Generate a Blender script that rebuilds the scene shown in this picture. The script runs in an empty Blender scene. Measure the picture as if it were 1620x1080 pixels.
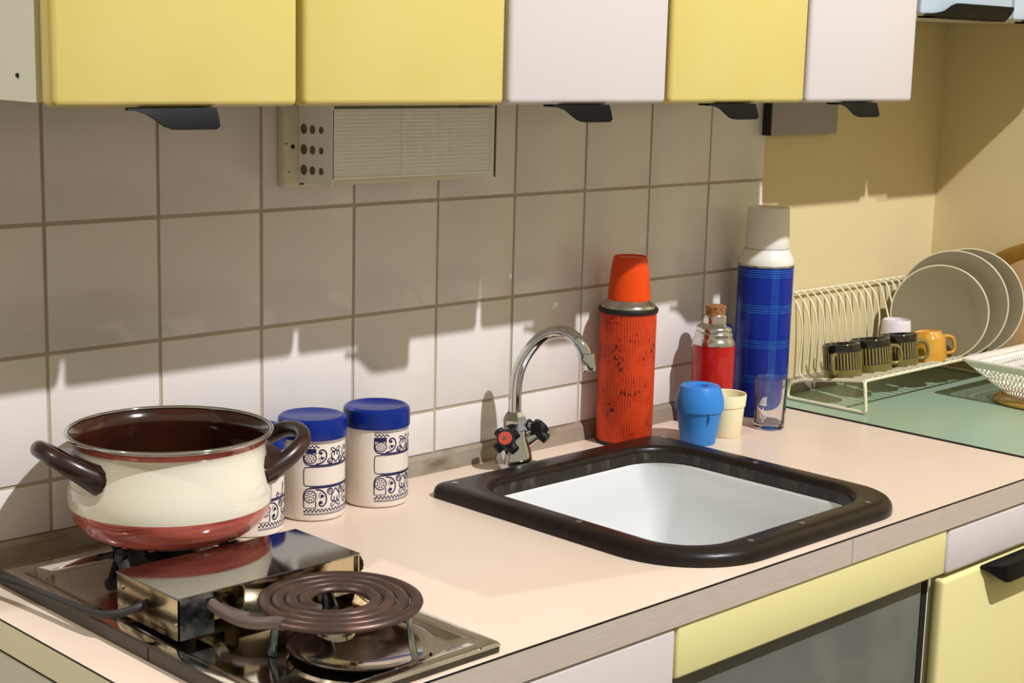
import bpy, bmesh, math, random
from mathutils import Vector, Matrix
random.seed(4)
pi = math.pi; sin = math.sin; cos = math.cos
C = bpy.context.scene.collection
S = bpy.context.scene
# ------------------------------------------------------------------ camera
YAW, PIT, ROL, FPX = 0.7801, -0.1796, 0.0254, 2528.1
CAM = Vector((-0.901, -1.6821, 1.503))
f = Vector((sin(YAW)*cos(PIT), cos(YAW)*cos(PIT), sin(PIT)))
r0 = Vector((cos(YAW), -sin(YAW), 0)); u0 = r0.cross(f)
rr = r0*cos(ROL) + u0*sin(ROL); uu = -r0*sin(ROL) + u0*cos(ROL)
cd = bpy.data.cameras.new('camera'); cam = bpy.data.objects.new('camera', cd); C.objects.link(cam)
cd.sensor_width = 36; cd.lens = 36*FPX/1620; cd.clip_start = .05
M = Matrix((rr, uu, -f)).transposed().to_4x4(); M.translation = CAM
cam.matrix_world = M; S.camera = cam
# ------------------------------------------------------------------ world and lamps
w = bpy.data.worlds.new('world'); S.world = w; w.use_nodes = True
bg = w.node_tree.nodes['Background']
bg.inputs[0].default_value = (1, .885, .64, 1); bg.inputs[1].default_value = .46
def spot(name, loc, target, power, color, rad, angle):
    l = bpy.data.lights.new(name, 'SPOT'); l.energy = power; l.color = color
    l.shadow_soft_size = rad; l.spot_size = math.radians(angle); l.spot_blend = .4
    o = bpy.data.objects.new(name, l); C.objects.link(o); o.location = loc
    o.rotation_euler = (Vector(target)-Vector(loc)).to_track_quat('-Z', 'Y').to_euler()
    return o
spot('track_spot', (.83, -2.6, 3.83), (.75, -.2, 1.1), 590, (1, 1, 1.05), .03, 60)
spot('track_spot', (-2.45, .29, 4.2), (.4, -.45, .95), 210, (1, 1, 1), .03, 50)
v = S.view_settings
v.view_transform = 'Standard'; v.look = 'None'; v.exposure = 0; v.gamma = 1; v.use_curve_mapping = False

# ------------------------------------------------------------------ materials
def lin(c):
    return tuple(((x/255)/12.92 if x/255 <= .04045 else ((x/255+.055)/1.055)**2.4) for x in c) + (1,)
MT = {}
def mat(name, rgb, rough=.5, metal=0, coat=0, spec=.5, trans=0, ior=1.45):
    m = bpy.data.materials.new(name); m.use_nodes = True
    p = m.node_tree.nodes['Principled BSDF']
    p.inputs['Base Color'].default_value = lin(rgb)
    p.inputs['Roughness'].default_value = rough; p.inputs['Metallic'].default_value = metal
    p.inputs['Coat Weight'].default_value = coat; p.inputs['Coat Roughness'].default_value = .05
    p.inputs['Specular IOR Level'].default_value = spec
    p.inputs['Transmission Weight'].default_value = trans; p.inputs['IOR'].default_value = ior
    MT[name] = m
    return m
def nd(m, t, **k):
    n = m.node_tree.nodes.new(t)
    for a, b in k.items(): setattr(n, a, b)
    return n
def lk(m, a, b): m.node_tree.links.new(a, b)
def P(m): return m.node_tree.nodes['Principled BSDF']
def noise_mix(m, rgb2, scale=20, lo=.4, hi=.6, stretch=(1, 1, 1), detail=4, amount=1):
    """blend the base colour towards rgb2 by an object-space noise"""
    p = P(m); src = p.inputs['Base Color']
    tc = nd(m, 'ShaderNodeTexCoord'); mp = nd(m, 'ShaderNodeMapping'); mp.inputs['Scale'].default_value = stretch
    nz = nd(m, 'ShaderNodeTexNoise'); nz.inputs['Scale'].default_value = scale; nz.inputs['Detail'].default_value = detail
    mr = nd(m, 'ShaderNodeMapRange'); mr.inputs[1].default_value = lo; mr.inputs[2].default_value = hi; mr.inputs[4].default_value = amount
    mx = nd(m, 'ShaderNodeMix', data_type='RGBA')
    lk(m, tc.outputs['Object'], mp.inputs[0]); lk(m, mp.outputs[0], nz.inputs['Vector']); lk(m, nz.outputs[0], mr.inputs[0])
    lk(m, mr.outputs[0], mx.inputs[0])
    if src.is_linked: lk(m, src.links[0].from_socket, mx.inputs[6])
    else: mx.inputs[6].default_value = src.default_value
    mx.inputs[7].default_value = lin(rgb2)
    lk(m, mx.outputs[2], src)
    return mr
def bump(m, scale, strength, dist=.001, stretch=(1, 1, 1)):
    tc = nd(m, 'ShaderNodeTexCoord'); mp = nd(m, 'ShaderNodeMapping'); mp.inputs['Scale'].default_value = stretch
    nz = nd(m, 'ShaderNodeTexNoise'); nz.inputs['Scale'].default_value = scale
    b = nd(m, 'ShaderNodeBump'); b.inputs['Strength'].default_value = strength; b.inputs['Distance'].default_value = dist
    lk(m, tc.outputs['Object'], mp.inputs[0]); lk(m, mp.outputs[0], nz.inputs['Vector']); lk(m, nz.outputs[0], b.inputs['Height'])
    lk(m, b.outputs[0], P(m).inputs['Normal'])

mat('tile', (224, 218, 212), .12, spec=.55); bump(MT['tile'], 9, .15, .002)
mat('grout', (182, 168, 148), .9)
mat('cream_paint', (216, 198, 150), .55); bump(MT['cream_paint'], 60, .2, .0004)
mat('yellow_door', (222, 204, 122), .3); noise_mix(MT['yellow_door'], (216, 194, 102), 9, .35, .75, amount=.5)
mat('yellow_pale', (236, 226, 160), .35)
mat('white_door', (217, 209, 206), .3)
mat('carcass', (222, 220, 200), .4)
mat('side_white', (214, 214, 200), .4)
mat('blue_door', (190, 205, 216), .3)
mat('worktop', (227, 206, 186), .3); noise_mix(MT['worktop'], (220, 200, 178), 6, .35, .7, amount=.6)
mat('edge_band', (196, 180, 166), .45); noise_mix(MT['edge_band'], (205, 190, 176), 30, .3, .7, (1, 1, 12))
mat('dark_line', (28, 18, 20), .6)
mat('gap_shade', (34, 30, 26), .7)
mat('side_band', (238, 230, 198), .5)
mat('green_top', (150, 178, 156), .28); noise_mix(MT['green_top'], (158, 176, 144), 5, .35, .7)
mat('grey_panel', (104, 106, 100), .5); noise_mix(MT['grey_panel'], (120, 120, 112), 10, .4, .7)
mat('black_plastic', (6, 6, 7), .45, spec=.18)
mat('knob_black', (20, 19, 24), .45)
mat('strip_metal', (168, 156, 138), .34, .35); noise_mix(MT['strip_metal'], (118, 102, 86), 14, .5, .75, (1, 1, 3))
mat('chrome', (205, 207, 208), .06, 1)
mat('aluminium', (210, 208, 202), .16, 1)
mat('box_top', (150, 148, 144), .07, 1); noise_mix(MT['box_top'], (140, 138, 132), 40, .5, .8, (1, 6, 1), amount=.5)
mat('stained_chrome', (198, 186, 154), .16, 1)
noise_mix(MT['stained_chrome'], (112, 82, 40), 22, .5, .66); noise_mix(MT['stained_chrome'], (60, 62, 56), 35, .58, .7)
mat('dull_chrome', (160, 168, 170), .2, 1); noise_mix(MT['dull_chrome'], (62, 70, 76), 45, .42, .6)
mat('tray_enamel', (240, 234, 226), .09, 1)
noise_mix(MT['tray_enamel'], (222, 214, 206), 14, .45, .7); noise_mix(MT['tray_enamel'], (206, 196, 184), 60, .66, .8)
bump(MT['tray_enamel'], 18, .25, .002)
mat('tray_trim', (60, 54, 48), .4, .2)
mat('coil_iron', (78, 60, 56), .38, .5); noise_mix(MT['coil_iron'], (100, 74, 62), 30, .45, .7)
mat('rod', (104, 88, 82), .5, .2)
mat('black_iron', (14, 12, 12), .5)
mat('cable', (42, 40, 40), .5)
mat('pot_cream', (230, 224, 204), .08, coat=.6)
mat('pot_red', (196, 102, 88), .1, coat=.6); noise_mix(MT['pot_red'], (152, 62, 54), 16, .38, .62, (1, 1, 7)); noise_mix(MT['pot_red'], (210, 136, 120), 12, .6, .8, (1, 1, 9))
mat('pot_brown', (62, 30, 20), .14, coat=.5); noise_mix(MT['pot_brown'], (40, 20, 16), 18, .4, .7)
mat('bakelite', (42, 26, 22), .3, coat=.2); noise_mix(MT['bakelite'], (66, 38, 28), 30, .5, .75)
mat('jar_white', (228, 218, 206), .22)
mat('jar_blue', (8, 38, 124), .28, spec=.35)
mat('ink', (12, 14, 74), .4)
mat('orange_cap', (226, 72, 14), .3, spec=.35); mat('orange_dark', (200, 50, 20), .3)
mat('red_neck', (196, 28, 18), .3)
mat('black_rubber', (26, 20, 18), .55)
mat('cork', (158, 108, 62), .85); noise_mix(MT['cork'], (110, 66, 34), 260, .5, .62)
mat('cap_white', (226, 224, 212), .25)
mat('cup_blue', (54, 130, 208), .38, spec=.3); mat('cup_cream', (236, 226, 184), .4)
mat('glass', (250, 250, 250), .0, trans=1, ior=1.45)
mat('glass_print', (235, 235, 238), .5)
mat('sink_rubber', (26, 19, 15), .32, spec=.35); noise_mix(MT['sink_rubber'], (42, 30, 23), 30, .5, .8); bump(MT['sink_rubber'], 90, .3, .0008)
mat('sink_worn', (40, 32, 26), .5); noise_mix(MT['sink_worn'], (92, 82, 70), 75, .52, .8, (1, 1, .5), amount=.8)
mat('sink_bowl', (222, 224, 222), .14, coat=.2)
mat('screw', (180, 178, 170), .35, .9)
mat('wire_white', (228, 220, 190), .4)
mat('plate_grey', (128, 118, 92), .28, coat=.3); mat('plate_rim', (206, 196, 164), .3)
mat('mug_green', (30, 25, 10), .08, coat=.7)
mat('mug_dark', (24, 18, 10), .07, coat=.7)
mat('mug_handle', (120, 106, 52), .12, coat=.6)
mat('mug_tan', (208, 154, 54), .1, coat=.7); noise_mix(MT['mug_tan'], (182, 118, 32), 24, .45, .7)
mat('cup_white', (222, 214, 216), .25)
mat('basket_white', (238, 232, 218), .4)
mat('basket_base', (176, 140, 62), .2, coat=.4)
mat('board_brown', (158, 116, 44), .4); mat('board_tan', (206, 168, 122), .45)
mat('fixture_white', (222, 216, 190), .4)
mat('fixture_glass', (255, 255, 246), .10, trans=.08, ior=1.4)
mat('fixture_back', (236, 232, 214), .5); mat('fixture_hole', (112, 104, 72), .8)
mat('glass_edge', (96, 98, 44), .3)
mat('bulb', (232, 230, 220), .25)
mat('red_paint', (124, 18, 18), .5)
mat('wall_box', (150, 146, 144), .45)
mat('floor', (92, 84, 76), .5); noise_mix(MT['floor'], (70, 62, 56), 3, .4, .6)
mat('badge_red', (196, 78, 62), .35); mat('badge_blue', (30, 60, 140), .3)

def angle_z(m):
    """object-space angle and height sockets"""
    tc = nd(m, 'ShaderNodeTexCoord'); sp = nd(m, 'ShaderNodeSeparateXYZ'); lk(m, tc.outputs['Object'], sp.inputs[0])
    a = nd(m, 'ShaderNodeMath', operation='ARCTAN2'); lk(m, sp.outputs[1], a.inputs[0]); lk(m, sp.outputs[0], a.inputs[1])
    return a.outputs[0], sp.outputs[2], tc.outputs['Object']
def mth(m, op, a, b=None, c=None):
    n = nd(m, 'ShaderNodeMath', operation=op)
    for i, x in enumerate((a, b, c)):
        if x is None: continue
        if isinstance(x, (int, float)): n.inputs[i].default_value = x
        else: lk(m, x, n.inputs[i])
    return n.outputs[0]
# plaid flask: groups of thin cyan lines around and along the body
m = mat('plaid_blue', (14, 50, 150), .25, spec=.35)
a, z, oc = angle_z(m)
def stripes(sock, period, offs, width):
    fr = mth(m, 'FRACT', mth(m, 'DIVIDE', sock, period))
    out = None
    for o in offs:
        d = mth(m, 'LESS_THAN', mth(m, 'ABSOLUTE', mth(m, 'SUBTRACT', fr, o)), width)
        out = d if out is None else mth(m, 'MAXIMUM', out, d)
    return out
hz = stripes(z, .060, (.02, .08, .15, .21), .010)
vt = stripes(mth(m, 'ADD', a, 8.0), 2.1, (.75, .785, .82, .855), .0050)
mk = mth(m, 'MAXIMUM', hz, vt)
nz = nd(m, 'ShaderNodeTexNoise'); nz.inputs['Scale'].default_value = 90; lk(m, oc, nz.inputs['Vector'])
mk = mth(m, 'MULTIPLY', mk, mth(m, 'MULTIPLY', nz.outputs[0], .72))
mx = nd(m, 'ShaderNodeMix', data_type='RGBA'); mx.inputs[6].default_value = lin((7, 36, 134)); mx.inputs[7].default_value = lin((60, 146, 190))
lk(m, mk, mx.inputs[0]); lk(m, mx.outputs[2], P(m).inputs['Base Color'])
# olive mugs: the glaze runs thin and light on the ribs, dark in between
m = MT['mug_green']
a, z, oc = angle_z(m)
rb = mth(m, 'MULTIPLY', mth(m, 'GREATER_THAN', mth(m, 'COSINE', mth(m, 'MULTIPLY', a, 36)), .25), mth(m, 'MULTIPLY', mth(m, 'GREATER_THAN', z, .016), mth(m, 'LESS_THAN', z, .045)))
low = mth(m, 'MULTIPLY', mth(m, 'LESS_THAN', z, .015), .6)
mx = nd(m, 'ShaderNodeMix', data_type='RGBA'); mx.inputs[6].default_value = lin((26, 22, 10)); mx.inputs[7].default_value = lin((138, 122, 58))
lk(m, mth(m, 'MAXIMUM', rb, low), mx.inputs[0]); lk(m, mx.outputs[2], P(m).inputs['Base Color'])
# red flask with fine rings
m = mat('ring_red', (196, 32, 26), .3, coat=.4)
a, z, oc = angle_z(m)
s = mth(m, 'MULTIPLY', mth(m, 'ADD', mth(m, 'SINE', mth(m, 'MULTIPLY', z, 2200)), 1), .3)
mx = nd(m, 'ShaderNodeMix', data_type='RGBA'); mx.inputs[6].default_value = lin((196, 18, 12)); mx.inputs[7].default_value = lin((118, 6, 10))
lk(m, s, mx.inputs[0]); lk(m, mx.outputs[2], P(m).inputs['Base Color'])
# worn orange flask: dark scuffs along the ribs
m = mat('worn_orange', (214, 64, 22), .5, spec=.3)
a, z, oc = angle_z(m)
cb = nd(m, 'ShaderNodeCombineXYZ'); lk(m, mth(m, 'MULTIPLY', a, 17), cb.inputs[0]); lk(m, mth(m, 'MULTIPLY', z, 110), cb.inputs[1])
n1 = nd(m, 'ShaderNodeTexNoise'); n1.inputs['Scale'].default_value = 1.0; n1.inputs['Detail'].default_value = 3; lk(m, cb.outputs[0], n1.inputs['Vector'])
n2 = nd(m, 'ShaderNodeTexNoise'); n2.inputs['Scale'].default_value = 22; lk(m, oc, n2.inputs['Vector'])
k = mth(m, 'GREATER_THAN', mth(m, 'ADD', n1.outputs[0], mth(m, 'MULTIPLY', n2.outputs[0], .75)), 1.04)
rib = mth(m, 'MULTIPLY', mth(m, 'GREATER_THAN', mth(m, 'SINE', mth(m, 'MULTIPLY', a, 64)), .72), mth(m, 'GREATER_THAN', n2.outputs[0], .47))
k = mth(m, 'MAXIMUM', mth(m, 'MULTIPLY', k, .9), mth(m, 'MULTIPLY', rib, .62))
mx = nd(m, 'ShaderNodeMix', data_type='RGBA'); mx.inputs[6].default_value = lin((208, 66, 26)); mx.inputs[7].default_value = lin((40, 10, 6))
lk(m, k, mx.inputs[0]); lk(m, mx.outputs[2], P(m).inputs['Base Color'])

# ------------------------------------------------------------------ mesh helpers
def B(): return bmesh.new()
def box(bm, x0, x1, y0, y1, z0, z1, bev=0, seg=2):
    t = bmesh.new(); bmesh.ops.create_cube(t, size=1)
    for q in t.verts:
        q.co = Vector(((x0+x1)/2+q.co.x*(x1-x0), (y0+y1)/2+q.co.y*(y1-y0), (z0+z1)/2+q.co.z*(z1-z0)))
    if bev: bmesh.ops.bevel(t, geom=t.edges[:], offset=bev, segments=seg, profile=.5, affect='EDGES')
    me = bpy.data.meshes.new('t'); t.to_mesh(me); t.free(); bm.from_mesh(me); bpy.data.meshes.remove(me)
    return bm
def rings(bm, rs, close=True, cap0=False, cap1=False, loop=False):
    V = [[bm.verts.new(p) for p in r] for r in rs]
    n = len(rs[0])
    prs = list(zip(V, V[1:])) + ([(V[-1], V[0])] if loop else [])
    for A, D in prs:
        for i in range(n if close else n-1):
            j = (i+1) % n
            try: bm.faces.new((A[i], A[j], D[j], D[i]))
            except ValueError: pass
    if cap0: bm.faces.new(V[0][::-1])
    if cap1: bm.faces.new(V[-1])
    return V
def lathe(bm, prof, c=(0, 0, 0), n=48, mats=None, rfun=None):
    """prof: (r, z) from bottom to top; r=0 ends close to a pole fan"""
    start = len(bm.faces)
    rs = []
    for r, z in prof:
        rs.append([(c[0]+(r if rfun is None else rfun(r, z, 2*pi*i/n))*cos(2*pi*i/n), c[1]+(r if rfun is None else rfun(r, z, 2*pi*i/n))*sin(2*pi*i/n), c[2]+z) for i in range(n)])
    V = rings(bm, rs)
    bmesh.ops.remove_doubles(bm, verts=[q for R_ in (V[0], V[-1]) for q in R_], dist=1e-6)
    if mats:
        bm.faces.ensure_lookup_table()
        for k, fc in enumerate(bm.faces[start:]):
            fc.material_index = mats[min(k//n, len(mats)-1)]
    return bm
def tube(bm, pts, r, n=8, closed=False, flat=1, up=None, caps=True):
    pts = [Vector(p) for p in pts]; N = len(pts); rs = []
    prev = None
    for i, p in enumerate(pts):
        if closed: t = pts[(i+1) % N]-pts[i-1]
        else: t = pts[min(i+1, N-1)]-pts[max(i-1, 0)]
        t.normalize()
        if prev is None:
            a = Vector(up) if up else (Vector((0, 0, 1)) if abs(t.z) < .9 else Vector((1, 0, 0)))
        else: a = prev
        if up: a = Vector(up)
        a = (a-t*a.dot(t)).normalized(); prev = a
        b = t.cross(a)
        R_ = r[i] if isinstance(r, (list, tuple)) else r
        rs.append([p+a*R_*flat*cos(2*pi*k/n)+b*R_*sin(2*pi*k/n) for k in range(n)])
    rings(bm, rs, loop=closed, cap0=caps and not closed, cap1=caps and not closed)
    return bm
def cyl(bm, p0, p1, r0_, r1_=None, n=24):
    return tube(bm, [p0, p1], [r0_, r0_ if r1_ is None else r1_], n)
def smooth_pts(P_, it=2, closed=False):
    P_ = [Vector(p) for p in P_]
    for _ in range(it):
        Q = [] if closed else [P_[0]]
        rng = range(len(P_)) if closed else range(len(P_)-1)
        for i in rng:
            a, b = P_[i], P_[(i+1) % len(P_)]
            Q += [a*.75+b*.25, a*.25+b*.75]
        if not closed: Q.append(P_[-1])
        P_ = Q
    return P_
def rrect(x0, x1, y0, y1, z, rad, n=10):
    """rounded rectangle ring, rad = (front-left, front-right, back-right, back-left)"""
    out = []
    for k, (cx, cy, sx, sy, a0) in enumerate(((x0, y0, 1, 1, pi), (x1, y0, -1, 1, 1.5*pi), (x1, y1, -1, -1, 0), (x0, y1, 1, -1, .5*pi))):
        r = rad[k] if isinstance(rad, (tuple, list)) else rad
        for i in range(n):
            a = a0+pi/2*i/(n-1)
            out.append((cx+sx*r+r*cos(a), cy+sy*r+r*sin(a), z))
    return out
def link(name, me, parent):
    o = bpy.data.objects.new(name, me); C.objects.link(o)
    if parent: o.parent = parent
    return o
def wloc(o):
    v_ = Vector((0, 0, 0))
    while o: v_ += o.location; o = o.parent
    return v_
def part(name, bm, m_, parent=None, loc=None, smooth=True, stuff=False, label=None):
    """link bm (world coordinates) as one mesh object; its origin is loc or the parent's"""
    base = wloc(parent) if parent else Vector((0, 0, 0))
    org = Vector(loc) if loc is not None else base
    bmesh.ops.translate(bm, verts=bm.verts[:], vec=-org)
    bmesh.ops.recalc_face_normals(bm, faces=bm.faces[:])
    me = bpy.data.meshes.new(name); bm.to_mesh(me); bm.free()
    for q in (m_ if isinstance(m_, (list, tuple)) else [m_]): me.materials.append(MT[q])
    if smooth:
        for p in me.polygons: p.use_smooth = True
        me.set_sharp_from_angle(angle=math.radians(38))
    o = link(name, me, parent); o.location = org-base
    if stuff: o['kind'] = 'stuff'
    if label: o['label'] = label
    return o
def tag(o, label, cat, group=None):
    o['label'] = label; o['category'] = cat
    if group: o['group'] = group
    return o
def thing(name, label, cat, loc, group=None):
    o = bpy.data.objects.new(name, None); C.objects.link(o); o.location = loc; o.empty_display_size = .05
    return tag(o, label, cat, group)
def struct(name, bm, m_, smooth=False):
    o = part(name, bm, m_, None, smooth=smooth); o['kind'] = 'structure'; return o

# ------------------------------------------------------------------ setting
struct('floor', box(B(), -5, 4, -6, 3, -.1, 0), 'floor')
TE = 1.363                      # tiled part ends here
wb = struct('wall_back', box(B(), -.9, 2.06, .006, .10, 0, 2.04), 'cream_paint')
struct('wall_right', box(B(), 1.94, 2.06, -1.2, .006, 0, 2.25), 'cream_paint')
struct('trim_1', box(B(), TE, 1.94, -.0005, .006, .9, 2.04), 'cream_paint')     # plaster thickness beside the tiles
part('grout_bed', box(B(), -.9, TE, -.0004, .006, .86, 2.04), 'grout', wb, smooth=False)
PT = .152; Z0 = .99
def tile_mesh(w_, h_):
    bm = B(); g = .0022
    box(bm, g, w_-g, -.0022, .0003, g, h_-g, bev=.0011, seg=2)
    me = bpy.data.meshes.new('tile'); bm.to_mesh(me); bm.free(); me.materials.append(MT['tile'])
    for p in me.polygons: p.use_smooth = True
    me.set_sharp_from_angle(angle=math.radians(50))
    return me
full = tile_mesh(PT, PT); cut = tile_mesh(PT, .064); fl_n = tile_mesh(TE-9*PT+.15-.15+.0 if False else PT, PT)
cols = [(-5+i) for i in range(14)]
for c_ in cols:
    for r_ in range(-1, 7):
        x = c_*PT; last = x+PT > TE+.01
        if last and x+PT-TE > .14: continue
        if r_ == -1: me = cut; z = Z0-.064
        else: me = full; z = Z0+r_*PT
        if z > 1.95: continue
        o = link('tile', me, wb); o.location = (x, 0, z)
        o.rotation_euler = (random.uniform(-.0025, .0025), 0, random.uniform(-.0025, .0025))
        o.location.y += random.uniform(-.0004, .0003)
# metal strip at the foot of the tiles
def strip(x0, x1, label):
    bm = B()
    rings(bm, [[(x, 0.004, .8995), (x, -.014, .8995), (x, -.0135, .905), (x, -.009, .922), (x, -.004, .9275), (x, .004, .9275)] for x in (x0, x1)], cap0=True, cap1=True)
    tag(part('wall_strip', bm, 'strip_metal', None, loc=((x0+x1)/2, 0, .9), smooth=False), label, 'trim')
strip(-.16, .918, 'long dull metal strip along the foot of the tiles, behind pot and jars')
strip(.921, 1.93, 'metal strip along the wall foot behind the flasks and dish rack')

# ------------------------------------------------------------------ upper cabinets
XS = [-.167, .118, .4165, .708, 1.012, 1.296]
DC = ['yellow_door', 'yellow_door', 'white_door', 'yellow_door', 'white_door']
ZB = 1.441
def handle(bm, xr, wd, y0, zb, tail=.026, drop=.021, fwd=.007, up=0):
    """lip pull: a thin tongue under the door that widens into a drooping grip"""
    xl = xr-wd
    top = [(xl-tail, 0), (xl-tail*.5, .0002), (xl, 0), (xl+.01, 0), (xr-.004, 0), (xr, 0)]
    low = [(xl-tail, .05), (xl-tail*.5, .12), (xl-.002, .32), (xl+.014, .88), (xl+.026, 1.0), (xr-.005, 1.0), (xr, .86)]
    def pt(x, t, th):
        y = y0-.002-fwd*(t**.7); z = zb-.0005+(-drop if not up else up)*t
        return (x, y-th*.7, z+(0 if not up else th*.3))
    xs = [xl-tail, xl-tail*.6, xl-tail*.2, xl, xl+.006, xl+.012, xl+.02, xl+.03, xr-.005, xr]
    tt = [.1, .14, .3, .45, .65, .85, .97, 1, 1, .86]
    rs = []
    for x, t in zip(xs, tt):
        rs.append([pt(x, 0, .0025), pt(x, t*.5, .0025), pt(x, t, .0025), pt(x, t, -.0025), pt(x, t*.5, -.0025), pt(x, 0, -.0025)])
    rings(bm, rs, cap0=True, cap1=True)
    box(bm, xl-tail*.3, xr, y0+.0, y0+.03, zb-.0035, zb-.0005)
    return bm
names = ['upper cabinet with wide yellow door and black pull, leftmost, above the pot',
         'upper cabinet with yellow door without a pull, above the wall lamp',
         'upper cabinet with white door between two yellow doors, above the tap',
         'upper cabinet with narrow yellow door between two white doors, above the orange flask',
         'upper cabinet with white door and black pull, at the right end of the row']
for i in range(5):
    x0, x1 = XS[i], XS[i+1]; g = .0035
    t = thing('wall_cabinet', names[i], 'cabinet', ((x0+x1)/2, -.15, ZB), 'upper cabinets in a row')
    bm = B(); box(bm, x0+g*.3, x1-g*.3, -.304, -.003, ZB+.004, 2.04)
    part('body', bm, 'carcass', t, smooth=False)
    d = part('door', box(B(), x0+(.002 if i == 0 else g), x1-g, -.332, -.3085, ZB, 2.035, bev=.007, seg=3), DC[i], t)
    if i != 1:
        xr = {0: .012, 2: .592, 3: .891, 4: 1.190}[i]
        part('pull', handle(B(), xr, .075, -.331, ZB), 'black_plastic', d)
    if i == 0:
        part('screw', cyl(B(), (x0-.0005, -.27, 1.469), (x0+.003, -.27, 1.469), .0022, n=10), 'black_iron', t)  # black disc standing in for the dark of an empty screw hole
# pale blue corner cabinets, higher up
for i, (x0, x1) in enumerate(((1.299, 1.584), (1.587, 1.885))):
    t = thing('wall_cabinet', ['high pale blue cabinet in the corner, next to the white door', 'pale blue cabinet at the right edge of the photo, against the end wall'][i], 'cabinet', ((x0+x1)/2, -.15, 1.575), 'pale blue corner cabinets')
    part('body', box(B(), x0, x1+(.055 if i else 0), -.304, -.003, 1.578, 2.04), 'carcass', t, smooth=False)
    d = part('door', box(B(), x0+.001, x1-.002, -.332, -.3085, 1.575, 2.035, bev=.005, seg=2), 'blue_door', t)
    part('pull', handle(B(), x1-.022, .205 if i == 0 else .2, -.331, 1.574, tail=.05, fwd=.012, up=.020), 'black_plastic', d)

# grey plate on the plaster
t = thing('wall_plate', 'flat grey rectangular plate on the cream wall under the white cabinet door', 'vent', (1.456, 0, 1.40))
part('cover', box(B(), 1.358, 1.557, -.02, -.001, 1.371, 1.475, bev=.003), 'wall_box', t)
part('left_edge', box(B(), 1.3555, 1.3585, -.0195, -.001, 1.371, 1.475), 'black_rubber', t)  # dark strip down the left edge of the plate

# ------------------------------------------------------------------ wall lamp
t = thing('wall_lamp', 'unlit ribbed glass wall lamp on white plate under the yellow cabinet', 'lamp', (.49, 0, 1.38))
part('back_plate', box(B(), .328, .655, -.02, -.001, 1.3225, 1.436, bev=.006, seg=3), 'fixture_white', t)
bm = B(); box(bm, .3555, .622, -.0235, -.0205, 1.333, 1.432)
part('reflector', bm, 'fixture_back', t, smooth=False)
bm = B(); cyl(bm, (.40, -.05, 1.38), (.575, -.05, 1.38), .015)
part('bulb', bm, 'bulb', t)
# glass cover: front with horizontal ribs left and right, studs in the middle, plain sides
gx0, gx1, gy0, gy1, gz0, gz1 = .350, .628, -.021, -.090, 1.330, 1.430
NX, NZ = 200, 144
bm = B()
secs = []
for j in range(NZ+1):
    row = []
    for i in range(NX+1):
        x = gx0+(gx1-gx0)*i/NX; tz = j/NZ; zz = (gz0+.008)+(gz1-gz0-.012)*tz
        fx = i/NX
        y = gy1
        if fx < .415: y += .0028*abs(math.sin(pi*tz*18))*(1 if i > 1 else 0)
        elif fx < .735: y += .0028*abs(math.sin(pi*tz*18))*abs(math.sin(pi*(fx-.415)/.32*17))
        else: y += .0028*abs(math.sin(pi*tz*18))*(1 if i < NX-1 else 0)
        row.append(bm.verts.new((x, y, zz)))
    secs.append(row)
for j in range(NZ):
    for i in range(NX): bm.faces.new((secs[j][i], secs[j][i+1], secs[j+1][i+1], secs[j+1][i]))
part('ribbed_glass', bm, 'fixture_glass', t)
bm = B()
box(bm, gx0-.001, gx0+.0015, gy1, gy0, gz0, gz1); box(bm, gx1-.0015, gx1+.0015, gy1-.001, gy0, gz0, gz1, bev=.0006)
rings(bm, [[(x, gy0, gz0), (x, gy1, gz0+.008), (x, gy1, gz0+.0095), (x, gy0, gz0+.0015)] for x in (gx0, gx1)], cap0=True, cap1=True)
part('glass_sides', bm, 'fixture_glass', t, smooth=False)
part('end_strip', box(B(), gx1+.0017, gx1+.0038, gy1-.003, gy1+.004, gz0+.002, gz1, bev=.0008), 'glass_edge', t)
for k in range(3):
    for j in range(3):
        yy = -.032-.018*k; zz = 1.347+.026*j
        part('side_hole', cyl(B(), (gx0-.0016, yy, zz), (gx0-.0010, yy, zz), .0066-.0011*k, n=20), 'fixture_hole', t)
for x, z, r in ((.340, 1.376, .0028), (.334, 1.344, .001), (.330, 1.380, .001)):
    part('screw', cyl(B(), (x, -.021, z), (x, -.0195, z), r, n=10), 'black_iron', t)
bm = B(); rings(bm, [[(.350, -.0206, 1.3265), (.357, -.0206, 1.3265), (.362, -.0206, 1.3325), (.354, -.0206, 1.331)], [(.350, -.0198, 1.3265), (.357, -.0198, 1.3265), (.362, -.0198, 1.3325), (.354, -.0198, 1.331)]], cap0=True, cap1=True)
part('chipped_spot', bm, 'red_paint', t, smooth=False, label='dark red chip in the white paint')

# ------------------------------------------------------------------ worktops
WX0, WX1, WY = -.150, 1.368, -.588
SX0, SX1, SY0, SY1 = .512, .985, -.572, -.098          # sink frame outline
HX0, HX1, HY0, HY1 = .552, .944, -.528, -.148          # bowl opening
wt = thing('worktop', 'long cream laminate worktop holding the hob, sink and flasks', 'worktop', (.6, -.3, .9))
bm = B()
o_t = rrect(WX0, WX1, WY, .003, .9, 0, 8); o_b = rrect(WX0, WX1, WY, .003, .8665, 0, 8)
h_t = rrect(HX0-.01, HX1+.01, HY0-.01, HY1+.01, .9, .06, 8); h_b = rrect(HX0-.01, HX1+.01, HY0-.01, HY1+.01, .8665, .06, 8)
rings(bm, [h_b, h_t, o_t, o_b], loop=True)
bmesh.ops.remove_doubles(bm, verts=bm.verts[:], dist=1e-6)
part('top_board', bm, 'worktop', wt, smooth=False)
part('front_edge', box(B(), WX0, 1.368, WY-.0015, WY, .864, .8985), 'edge_band', wt, smooth=False)
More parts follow.
